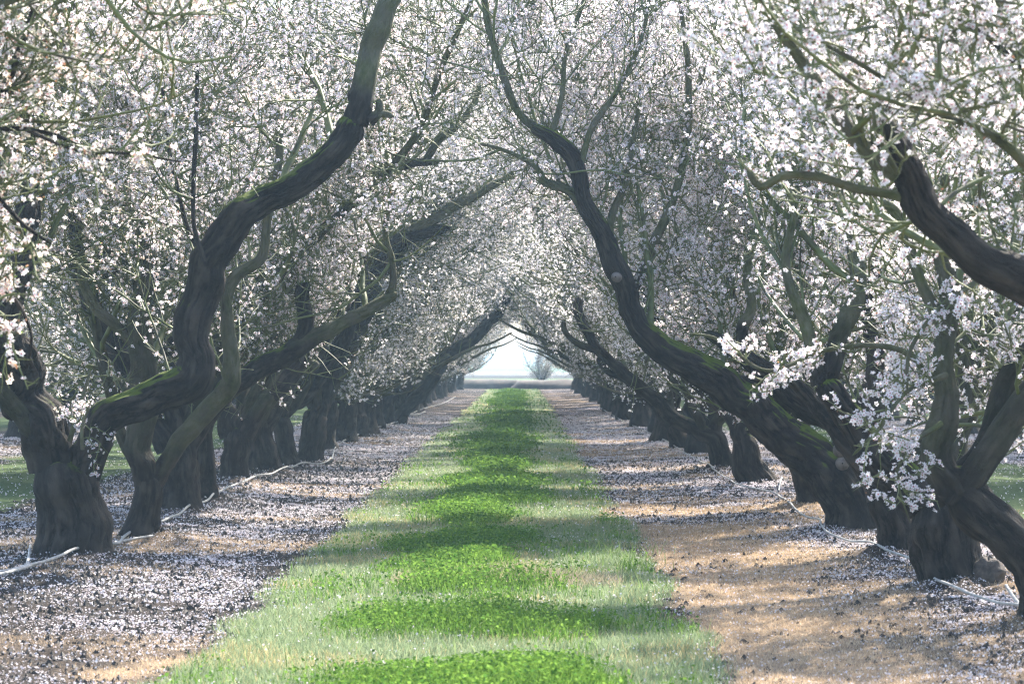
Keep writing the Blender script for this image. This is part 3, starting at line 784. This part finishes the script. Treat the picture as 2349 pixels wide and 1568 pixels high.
# L5
d = 48.2
tree('almond tree with a Y shaped trunk and leafless shoots at its fork', GL, (-3.93, d),
     T([(541, 1116, 64), (541, 1060, 56), (545, 1010, 62), (546, 975, 70)], d),
     [L([(530, 1000, 48), (508, 930, 42), (490, 840, 38), (510, 720, 34), (480, 560, 28), (500, 400, 22)], d),
      L([(562, 1000, 50), (590, 955, 46), (630, 885, 48), (680, 850, 40), (735, 838, 26)], d, young=.4, bare=True),
      L([(600, 940, 42), (660, 860, 46), (710, 790, 44), (760, 740, 40), (790, 660, 36), (770, 560, 30), (800, 470, 22), (860, 395, 26), (935, 378, 20), (1010, 372, 15)], d, subs=1.2),
      L([(975, 372, 18), (1010, 320, 18), (1060, 275, 16), (1088, 235, 14), (1100, 190, 11)], d, young=.9)],
     107, flowers=.72, subs=1.9, autos=[(R_(-80), .9, 3.6, .09, .03), (R_(0), .9, 3.2, .08, .03)], warm=.1)
# L6
d = 51.9
tree('wide spreading almond trunk with folded bark flanks', GL, (-3.75, d),
     T([(612, 1096, 82), (606, 1050, 74), (600, 1000, 62), (596, 960, 62)], d),
     [L([(598, 980, 50), (600, 880, 44), (560, 760, 40), (590, 600, 32), (570, 420, 26)], d),
      L([(606, 980, 46), (650, 900, 40), (700, 800, 38), (740, 700, 32), (735, 600, 34), (760, 500, 26), (830, 430, 18)], d)],
     108, flowers=.72, subs=1.9, autos=[(R_(-80), .9, 3.8, .09, .03), (R_(-140), .9, 3., .08, .03)], warm=.1)
# L7
d = 54.4
tree('short dark almond trunk squeezed between two wider trunks', GL, (-3.68, d),
     T([(668, 1086, 44), (662, 1040, 42), (650, 990, 42), (644, 950, 46)], d),
     [L([(640, 965, 34), (630, 900, 34), (670, 920, 46, .4), (720, 880, 40, .5), (790, 780, 34), (830, 640, 30), (800, 500, 22)], d, bare=True),
      L([(644, 960, 40), (650, 860, 36), (680, 700, 30), (660, 520, 24)], d)],
     109, flowers=.72, subs=1.9, autos=[(R_(-80), .9, 3.8, .08, .03), (R_(70), .9, 3.2, .08, .03)], warm=.1)
# L8
d = 57.4
tree('almond tree whose dark limb climbs in steps to the arch over the strip', GL, (-3.42, d),
     T([(712, 1072, 60), (716, 1030, 56), (722, 975, 54), (732, 935, 54)], d),
     [L([(728, 960, 50), (740, 890, 48), (762, 825, 50), (800, 755, 50), (838, 690, 46), (850, 640, 44), (880, 590, 36), (930, 545, 34), (1000, 530, 26), (1035, 520, 18)], d, subs=1.3),
      L([(838, 690, 34), (845, 620, 26), (880, 560, 26), (960, 525, 26), (1040, 478, 24), (1110, 440, 20), (1165, 405, 14), (1200, 372, 9)], d, young=.8, subs=1.6)],
     110, autos=[(R_(-80), .9, 3.8, .09, .03), (R_(-20), 1.1, 3.4, .08, .03), (R_(200), 1.1, 3.4, .08, .03)], warm=.1)
# L13
d = 94.4
tree('distant almond tree whose long limb leans over the strip above its row', GL, (-3.3, d),
     T([(912, 976, 34), (918, 955, 32), (926, 938, 32)], d),
     [L([(922, 948, 30), (960, 905, 32), (995, 860, 30), (1020, 822, 28), (1085, 775, 26), (1135, 725, 26), (1165, 690, 26)], d, subs=1.6),
      L([(1150, 705, 22), (1178, 665, 14), (1216, 642, 10)], d, young=.8), L([(1158, 692, 20), (1180, 640, 13), (1205, 600, 9)], d, young=.8)],
     111, autos=[(R_(-80), .9, 3.8, .09, .03), (R_(0), 1.0, 3.6, .08, .03), (R_(200), 1.0, 3.6, .08, .03)], detail=.6, far=True, warm=.08)

# right, shaded row
tree('almond tree past the frame edge with a black sawn limb among blurred blossoms', GR, (3.4, 16.5),
     [(np.array([3.4, 16.5, -.05]), .27), (np.array([3.35, 16.5, .6]), .25), (np.array([3.2, 16.5, 1.1]), .26)],
     [L([(2760, 1180, 150), (2560, 830, 130), (2400, 680, 112), (2300, 625, 104), (2215, 565, 84), (2140, 490, 76), (2095, 405, 74), (2052, 345, 68), (2034, 295, 52), (2020, 268, 30)], 16.5, shoots=3, subs=.7),
      L([(2060, 400, 40), (1990, 350, 36), (1920, 255, 36), (1860, 170, 32), (1800, 80, 30), (1740, -20, 28), (1700, -120, 24)], 16.5, young=1, shoots=5),
      L([(2110, 470, 28), (2040, 445, 24), (1960, 432, 22), (1880, 405, 22), (1800, 402, 20), (1745, 428, 20), (1712, 385, 17)], 16.5, young=1, shoots=3),
      L([(2560, 830, 70, .5), (2480, 500, 60, .6), (2380, 180, 50, .6), (2200, -60, 40, .6)], 16.5, young=.6, shoots=7),
      L([(2060, 400, 14, -.35), (2010, 300, 11, -.4), (2000, 220, 9, -.4), (1950, 150, 6, -.4)], 16.5, young=1, free=True, shoots=12),
      L([(2480, 260, 40, -.6), (2350, 160, 18, -.9), (2240, 70, 14, -.9), (2120, 25, 10, -.9)], 16.5, dark=True, shoots=3),
      L([(2480, 500, 40, -.3), (2300, 330, 24, -.6), (2150, 260, 16, -.7), (1980, 150, 12, -.8), (1800, 60, 9, -.9)], 16.5, young=.4, shoots=7)],
     201, keep=pruned(xmin=ip([-200, 0, 250, 420, 500, 700, 820], [1500, 1480, 1640, 1640, 1860, 2080, 2400])), flowers=.62, shoots=4, subs=1.3, lens=.8)
tree('leaning almond tree cut by the frame edge, trunk bent over like an elbow', GR, (3.28, 22.0),
     T([(2408, 1460, 118), (2396, 1380, 104), (2372, 1300, 98), (2312, 1222, 106), (2238, 1160, 108), (2182, 1112, 106)], 22.0),
     [L([(2200, 1130, 100), (2160, 1075, 80), (2172, 1000, 74), (2178, 930, 64), (2165, 800, 50), (2180, 680, 48), (2150, 540, 36), (2170, 400, 26)], 22., young=.55, shoots=4),
      L([(2200, 1100, 70, .3), (2260, 1020, 64, .3), (2300, 900, 56, .3), (2350, 780, 50, .3)], 22., young=.2),
      L([(2170, 760, 34), (2110, 640, 28), (2060, 500, 24), (2020, 460, 18)], 22., young=1, shoots=4),
      L([(2170, 900, 20), (2060, 800, 14), (1900, 800, 11), (1760, 850, 9, -.2), (1650, 780, 8, -.2), (1580, 765, 6, -.2)], 22., young=.8, free=True, shoots=9),
      L([(2170, 860, 16, -.3), (2080, 900, 11, -.5), (2020, 980, 9, -.6), (1955, 1045, 6, -.6)], 22., young=1, free=True, shoots=7),
      L([(2160, 970, 14, -.3), (2080, 1030, 9, -.4), (2062, 1110, 6, -.4), (2088, 1200, 4, -.4)], 22., young=1, free=True, shoots=8),
      L([(2250, 640, 14, -.3), (2160, 700, 10, -.5), (2090, 800, 9, -.6), (2080, 900, 6, -.6)], 22., young=1, free=True, shoots=11)],
     202, keep=pruned(xmin=ip([0, 250, 760, 800, 1000, 1210, 1230], [1700, 1640, 1555, 1900, 1930, 2060, 2600])), flowers=.8, shoots=3, autos=[(R_(90), .9, 3.0, .1, .04)], zmin=1.2)
d = 25.8
t1 = tree('leaning almond tree with a rounded burl bulging at its foot', GR, (3.22, d),
     T([(2190, 1368, 150), (2175, 1290, 132), (2165, 1220, 132), (2150, 1160, 140), (2135, 1120, 140)], d),
     [L([(2120, 1150, 110), (2060, 1100, 92), (2000, 1050, 88), (1955, 975, 70), (1920, 915, 62), (1888, 868, 60)], d, shoots=1.2, subs=.5),
      L([(1885, 880, 50), (1868, 820, 34), (1840, 720, 28), (1800, 600, 22), (1820, 480, 18), (1790, 330, 14)], d, young=1),
      L([(1900, 870, 50), (1935, 760, 44), (1965, 650, 40), (1950, 520, 32), (1985, 380, 24), (1960, 200, 18)], d, young=.85),
      L([(2150, 1130, 90, .3), (2190, 1000, 80, .4), (2230, 850, 60, .4), (2210, 650, 48, .3), (2260, 450, 36)], d, young=.4)],
     203, autos=[(R_(60), .95, 3.3, .1, .03)], detail=1.3, mossy=(1,),
     keep=pruned(xmin=ip([0, 400, 850, 900, 1120, 1130], [1560, 1600, 1640, 1850, 1960, 2400])), zmin=1.3)
bs = 40; th = np.linspace(0, math.pi, 22); ph = np.arange(bs)/bs*2*math.pi
TH, PH = np.meshgrid(th, ph, indexing='ij')
rr = .125*(1+.16*(vnoise(PH/(2*math.pi)*7, TH*3, px=7, seed=5)-.5)+.10*(vnoise(PH/(2*math.pi)*16, TH*9, px=16, seed=6)-.5) - .12*np.exp(-((PH-4.5)/.16)**2))
bc = P(2268, 1318, d-.15)
V = np.stack([np.sin(TH)*np.cos(PH)*rr, np.sin(TH)*np.sin(PH)*rr, np.cos(TH)*rr*1.1], -1).reshape(-1, 3) + bc - np.array([3.22, d, 0])
i = np.arange(22*bs).reshape(22, bs); j = np.roll(i, -1, 1)
mk('burl', V, [np.stack([i[:-1], j[:-1], j[1:], i[1:]], -1).reshape(-1, 4)], M_BURL, t1)
d = 29.8
tree('almond tree half hidden behind the burled tree, base ringed by a bark fold', GR, (3.23, d),
     T([(2062, 1292, 88), (2058, 1240, 78), (2040, 1180, 74), (2022, 1120, 74)], d),
     [L([(2025, 1140, 64), (2000, 1060, 60), (1980, 960, 52), (2010, 850, 44), (1990, 700, 36), (2040, 540, 28)], d),
      L([(2015, 1120, 56), (1965, 1040, 50), (1900, 960, 42), (1850, 900, 36), (1790, 850, 26)], d, bare=True)],
     204, autos=[(R_(90), .9, 3.6, .1, .03), (R_(40), .95, 3.2, .08, .03)], keep=pruned(xmin=ip([0, 400, 800, 950], [1480, 1500, 1640, 1880])))
d = 34.3
t3 = tree('almond tree with the longest dark limb rising in an S over the strip', GR, (3.2, d),
     T([(1962, 1234, 118), (1955, 1180, 104), (1935, 1130, 108), (1905, 1080, 118), (1885, 1055, 120)], d),
     [L([(1925, 1105, 104), (1870, 1045, 104), (1800, 990, 92), (1705, 912, 80), (1600, 842, 76), (1515, 790, 64), (1455, 722, 54), (1418, 640, 54), (1380, 545, 46), (1340, 470, 42), (1328, 395, 40), (1285, 330, 36), (1218, 290, 24)], d, subs=1.1, shoots=2.4),
      L([(1225, 292, 22), (1180, 245, 17), (1150, 150, 17), (1122, 60, 15), (1108, -40, 13)], d, young=.3, shoots=4),
      L([(1328, 400, 18), (1352, 300, 15), (1420, 200, 12), (1470, 90, 10), (1500, -60, 7)], d, young=1, shoots=2.5, subs=.7),
      L([(1262, 318, 17), (1290, 220, 13), (1300, 110, 11), (1350, -20, 9), (1370, -140, 7)], d, young=1, shoots=2.5, subs=.7),
      L([(1440, 690, 26, .4), (1500, 560, 22, .5), (1560, 400, 19, .6), (1580, 200, 15, .6), (1560, 0, 11, .6)], d, young=1, shoots=3, subs=.7),
      L([(1345, 490, 26), (1310, 440, 22), (1265, 424, 20), (1236, 415, 17)], d, shoots=3, subs=1),
      L([(1250, 418, 16), (1225, 380, 12), (1170, 350, 9), (1100, 330, 7)], d, young=.8, shoots=4),
      L([(1940, 1100, 80, .3), (1975, 1000, 66, .4), (1900, 955, 60, .2), (1810, 905, 56, .1), (1745, 845, 50), (1690, 802, 38), (1615, 762, 24)], d, subs=.8),
      L([(1705, 810, 34), (1702, 750, 30), (1722, 700, 24), (1715, 600, 20), (1760, 450, 16), (1740, 300, 12)], d, young=1),
      L([(1420, 620, 24, .2), (1400, 520, 18, .3), (1440, 400, 15, .3), (1470, 200, 11, .3)], d, young=1, shoots=4),
      L([(1800, 940, 34, .4), (1790, 800, 30, .5), (1840, 640, 24, .5), (1800, 420, 18, .5)], d, young=.9, shoots=4)],
     205, autos=[(R_(80), .95, 3.5, .1, .03)], detail=1.3, mossy=(1, 5), keep=lambda p: ~clear_zone(p, .2))
def cut_disc(parent, org, c, nrm, r, seed):
    """a sawn branch end: short stub with a pale rounded face"""
    limb_mesh('sawn_stub', [c-nrm*.10, c-nrm*.03, c], [r*1.05, r*1.08, r], parent, org, M_CUT, seed, .012, 20, rough=.4)
o3 = np.array([3.2, 34.3, 0])
cut_disc(t3, o3, P(1412, 634, 34.1), norm(np.array([-.2, -1, .1])), .048, 3)
cut_disc(t3, o3, P(1925, 1030, 33.95), norm(np.array([-.3, -1, .1])), .075, 4)
cut_disc(t3, o3, P(1932, 1062, 33.95), norm(np.array([-.1, -1, .0])), .065, 5)
d = 39.8
tree('narrow almond trunk standing behind the longest limbed tree', GR, (3.3, d),
     T([(1862, 1176, 64), (1856, 1130, 54), (1835, 1060, 54), (1815, 1010, 58)], d),
     [L([(1820, 1030, 48), (1790, 960, 46), (1740, 900, 40), (1690, 860, 30)], d, bare=True), L([(1815, 1010, 46), (1830, 900, 40), (1800, 760, 34), (1830, 600, 26)], d)],
     206, autos=[(R_(90), .9, 3.8, .1, .03), (R_(-30), 1.1, 3.4, .08, .03), (R_(160), 1.1, 3.2, .08, .03)])
d = 47.4
tree('almond tree with a widely flared foot where the hose bends', GR, (3.24, d),
     T([(1742, 1120, 84), (1728, 1080, 70), (1715, 1030, 62), (1700, 990, 64)], d),
     [L([(1706, 1010, 50), (1670, 950, 40), (1610, 880, 36), (1550, 820, 32), (1500, 740, 26), (1480, 640, 20)], d, mossy=1),
      L([(1702, 1000, 50), (1720, 900, 44), (1690, 780, 36), (1720, 620, 28)], d)],
     207, autos=[(R_(90), .9, 3.8, .1, .03), (R_(10), .9, 3.4, .08, .03)], mossy=(1,))
d = 54.
tree('almond tree with a thin limb hooking upwards at its end', GR, (3.15, d),
     T([(1658, 1084, 52), (1652, 1050, 46), (1640, 1010, 46), (1620, 985, 46)], d),
     [L([(1632, 1000, 42), (1575, 975, 36), (1500, 915, 30), (1435, 858, 28), (1385, 812, 26), (1345, 760, 24), (1325, 715, 22), (1330, 678, 20)], d, subs=.9, shoots=2.4),
      L([(1378, 808, 18), (1325, 785, 16), (1298, 762, 14), (1292, 735, 13)], d, bare=True),
      L([(1636, 1000, 40), (1640, 900, 36), (1600, 800, 30), (1640, 640, 24)], d)],
     208, autos=[(R_(90), .9, 3.8, .1, .03), (R_(30), .9, 3.4, .08, .03)])
d = 67.3
tree('almond tree with a low limb reaching out and dipping over the strip', GR, (3.14, d),
     T([(1566, 1034, 44), (1556, 1000, 40), (1540, 968, 40)], d),
     [L([(1548, 980, 34), (1500, 925, 30), (1440, 870, 26), (1390, 840, 20), (1350, 770, 16), (1310, 700, 12)], d),
      L([(1542, 970, 34), (1540, 880, 30), (1500, 760, 24), (1540, 640, 18)], d)],
     209, autos=[(R_(90), .9, 3.8, .1, .03), (R_(10), .9, 3.4, .08, .03), (R_(190), .9, 3.4, .08, .03)], detail=.7)

# ---- generic trees for the rest of the orchard: variants, then copies
def variant(seed, label, group, x, y):
    rs = np.random.RandomState(seed)
    lean = rs.uniform(-.12, .12, 2); h = rs.uniform(.85, 1.15); r = rs.uniform(.22, .29)
    X, Y = x, y
    tr = [(np.array([X, Y, -.05]), r), (np.array([X+lean[0]*.4, Y+lean[1]*.4, .45]), r*.86), (np.array([X+lean[0], Y+lean[1], h]), r*.95)]
    az0 = rs.uniform(-.25, .25)
    autos = [(R_(90)+az0, R_(rs.uniform(44, 54)), 4.9, .15, .045), (R_(-90)+az0, R_(rs.uniform(44, 54)), 4.9, .14, .045),
             (R_(40)+az0, R_(68), 4.5, .11, .035), (R_(220)+az0, R_(66), 4.5, .11, .035), (R_(70), R_(30), 3, .08, .03), (R_(-110), R_(30), 3., .08, .03), (R_(100), R_(28), 1.3, .04, .015), (R_(-75), R_(28), 1.3, .04, .015), (R_(125), R_(24), 1.6, .04, .015), (R_(-130), R_(24), 1.6, .04, .015), (R_(100), R_(62), 5.3, .09, .03), (R_(-80), R_(64), 5.3, .09, .03), (R_(130)+az0, R_(50), 3.3, .09, .03)]
    return tree(label, group, (x, y), tr, [], seed, autos=autos, detail=.55, far=True, dens=.8, flowers=.62, shoots=3.0, subs=1.3, warm=.08, keep=keep_std, zmin=.95)
def copy_tree(src, loc, rz, s, label, group):
    r = src.copy(); COL.objects.link(r); r.location = (loc[0], loc[1], 0); r.rotation_euler = (0, 0, rz); r.scale = (s, s, s)
    r['label'] = label; r['group'] = group
    for ch in src.children:
        c = ch.copy(); COL.objects.link(c); c.parent = r
    return r
ORD = 'first second third fourth fifth sixth seventh eighth ninth tenth eleventh twelfth thirteenth fourteenth fifteenth sixteenth seventeenth eighteenth nineteenth twentieth'.split()
ORD += ['twenty '+o for o in ORD[:9]] + ['thirtieth'] + ['thirty '+o for o in ORD[:9]]
left_y = [66, 72, 77.7, 80.8, 86.6, 92.5, 101, 108, 114, 121, 127, 133, 140, 148, 157, 166, 176, 186, 197, 207]
right_y = [63.5, 73, 81.4, 88, 93, 99.3, 105, 111, 116, 122, 130, 137, 145, 154, 163, 172, 182, 193, 204]
spots = []
rr = random.Random(5)
for i, y in enumerate(left_y): spots.append((ROW_L+rr.uniform(-.12, .25), y, 0, 'L', i))
for i, y in enumerate(right_y): spots.append((ROW_R+rr.uniform(-.25, .12), y, 0, 'R', i))
for k in (1, 2, 3):
    for s, nm in ((-1, 'l'), (1, 'r')):
        x0 = ROW_L-PITCH*k if s < 0 else ROW_R+PITCH*k
        y = {1: 27 if s > 0 else 46, 2: 50 if s > 0 else 100, 3: 150}[k] + rr.uniform(0, 3); i = 0
        while y < 207:
            if abs(x0) < .149*y + 4.5 or (s > 0 and k == 1):
                spots.append((x0+rr.uniform(-.2, .2), y, k, nm, i)); i += 1
            y += rr.uniform(4.6, 7.2) if k < 3 else rr.uniform(6, 9)
names_k = {1: 'next', 2: 'second', 3: 'third'}
def spot_label(k, s, i):
    o = ORD[min(i, len(ORD)-1)]
    if k == 0 and s == 'L': return f'{o} almond tree beyond the stepped dark limb in the sunlit row', GL
    if k == 0: return f'{o} almond tree beyond the hooked limb in the shaded row', GR
    side = 'sunlit' if s == 'l' else 'shaded'
    return f'{o} hazy almond tree of the {names_k[k]} row behind the {side} row', f'hazy almond trees of the {names_k[k]} row behind the {side} row'
protos = []
NV = 6
for n, (x, y, k, s, i) in enumerate(spots):
    lab, grp = spot_label(k, s, i)
    if n < NV:
        protos.append(variant(400+n*7, lab, grp, x, y))
    else:
        src = protos[n % NV] if rr.random() < .5 else protos[rr.randrange(NV)]
        src_side = 0
        rz = (math.pi if x > 0 else 0) + rr.uniform(-.16, .16)
        copy_tree(src, (x, y), rz, rr.uniform(.95, 1.08)*(1.12 if k == 0 and y < 120 else 1), lab, grp)
# low hazy tree standing on the bank past the row ends
copy_tree(protos[2], (1.45, 226), .4, .36, 'low bare looking tree beyond the earth bank at the far end', 'trees past the bank')

# ------------------------------------------------------------------ irrigation hoses
def hose(label, pix, r=.0125, ends=()):
    pts = []
    for q in pix:
        dd = CAM_H*F/(q[1]-HY) ; p = P(q[0], q[1], dd); p[2] = height(p[0], p[1])+.014+r + (q[2] if len(q) > 2 else 0); pts.append(p)
    p, rr_ = catmull(pts, [r]*len(pts), .12)
    hz_ = height(p[:, 0], p[:, 1]); kk = min(15, len(hz_)); hp = np.pad(hz_, kk//2, mode='edge')
    hs = np.convolve(hp, np.ones(kk)/kk, 'valid')[:len(p)]; hs = np.pad(hs, (0, len(p)-len(hs)), mode='edge')
    p[:, 2] = hs + r*.9 + .045
    p[:, 0] += np.where(p[:, 1] > 31, -.10*np.sign(p[:, 0]), 0)*(len(pix) > 6)
    V, q = tubes(p[None], rr_[None], 8, np.random.RandomState(4))
    o = mk('irrigation_hose', V, [q], M_HOSE)
    tag(o, label, 'hose', 'drip irrigation hoses along the rows'); return o
hose('pale drip hose past the feet of the sunlit row', [(-60, 1352), (20, 1337), (75, 1320), (150, 1298), (240, 1268), (268, 1250), (355, 1212), (420, 1180), (462, 1160), (502, 1134), (570, 1110), (650, 1086), (690, 1075), (742, 1066), (760, 1032), (798, 1010), (850, 990), (905, 972), (940, 952), (975, 938), (1010, 928), (1040, 912)], .013)
hose('loose end of pale hose lying beside the slim young tree', [(262, 1262), (300, 1256), (350, 1250)], .012)
hose('short hose branch running from the thick forked trunk', [(70, 1278), (66, 1300), (60, 1322)], .012)
hose('second hose line crossing under the thick forked trunk', [(-60, 1335), (10, 1332), (50, 1325), (90, 1318)], .012)
hose('grey drip hose past the feet of the shaded row', [(2420, 1455), (2345, 1432), (2210, 1382), (2142, 1358), (2135, 1322), (2085, 1305), (2030, 1292), (1985, 1268), (1912, 1234), (1903, 1210), (1862, 1196), (1785, 1142), (1702, 1122), (1640, 1080), (1590, 1052), (1540, 1020), (1490, 996), (1450, 978), (1420, 962), (1380, 938)], .011)
hose('taut hose branch stretched behind the burl', [(2308, 1368), (2325, 1395), (2345, 1425)], .012)
hose('hose piece by the narrow trunk', [(1786, 1140), (1790, 1122), (1794, 1112)], .012)
# the hose bends back over itself past the distant leaning tree
hose('looped hose by the distant leaning tree', [(915, 968), (935, 958), (958, 955), (975, 948)], .02)

# ------------------------------------------------------------------ haze
me = bpy.data.meshes.new('haze')
bx = [(-2900, -50, -2), (2900, -50, -2), (2900, 4900, -2), (-2900, 4900, -2)]
bx += [(a, b, 9.6) for a, b, c in bx]
# ground sheet lies inside the box
me.from_pydata([((a/2900)*3100, (4900+200 if b > 0 else -100), c) for a, b, c in bx], [], [(0, 3, 2, 1), (4, 5, 6, 7), (0, 1, 5, 4), (1, 2, 6, 5), (2, 3, 7, 6), (3, 0, 4, 7)])
hz = bpy.data.objects.new('haze', me); COL.objects.link(hz)
m, t, o = new_mat('haze')
pv = N(t, 'ShaderNodeVolumePrincipled'); pv.inputs['Density'].default_value = .0006
pv.inputs['Color'].default_value = (.52, .78, 1.0, 1); pv.inputs['Anisotropy'].default_value = .3
t.links.new(pv.outputs[0], o.inputs['Volume']); me.materials.append(m)
tag(hz, 'pale morning haze filling the orchard', 'haze', kind='stuff')
nfl = [v for v in COUNT.values() if v]
print('FLOWERS', sum(nfl), {k[:30]: v for k, v in COUNT.items()})
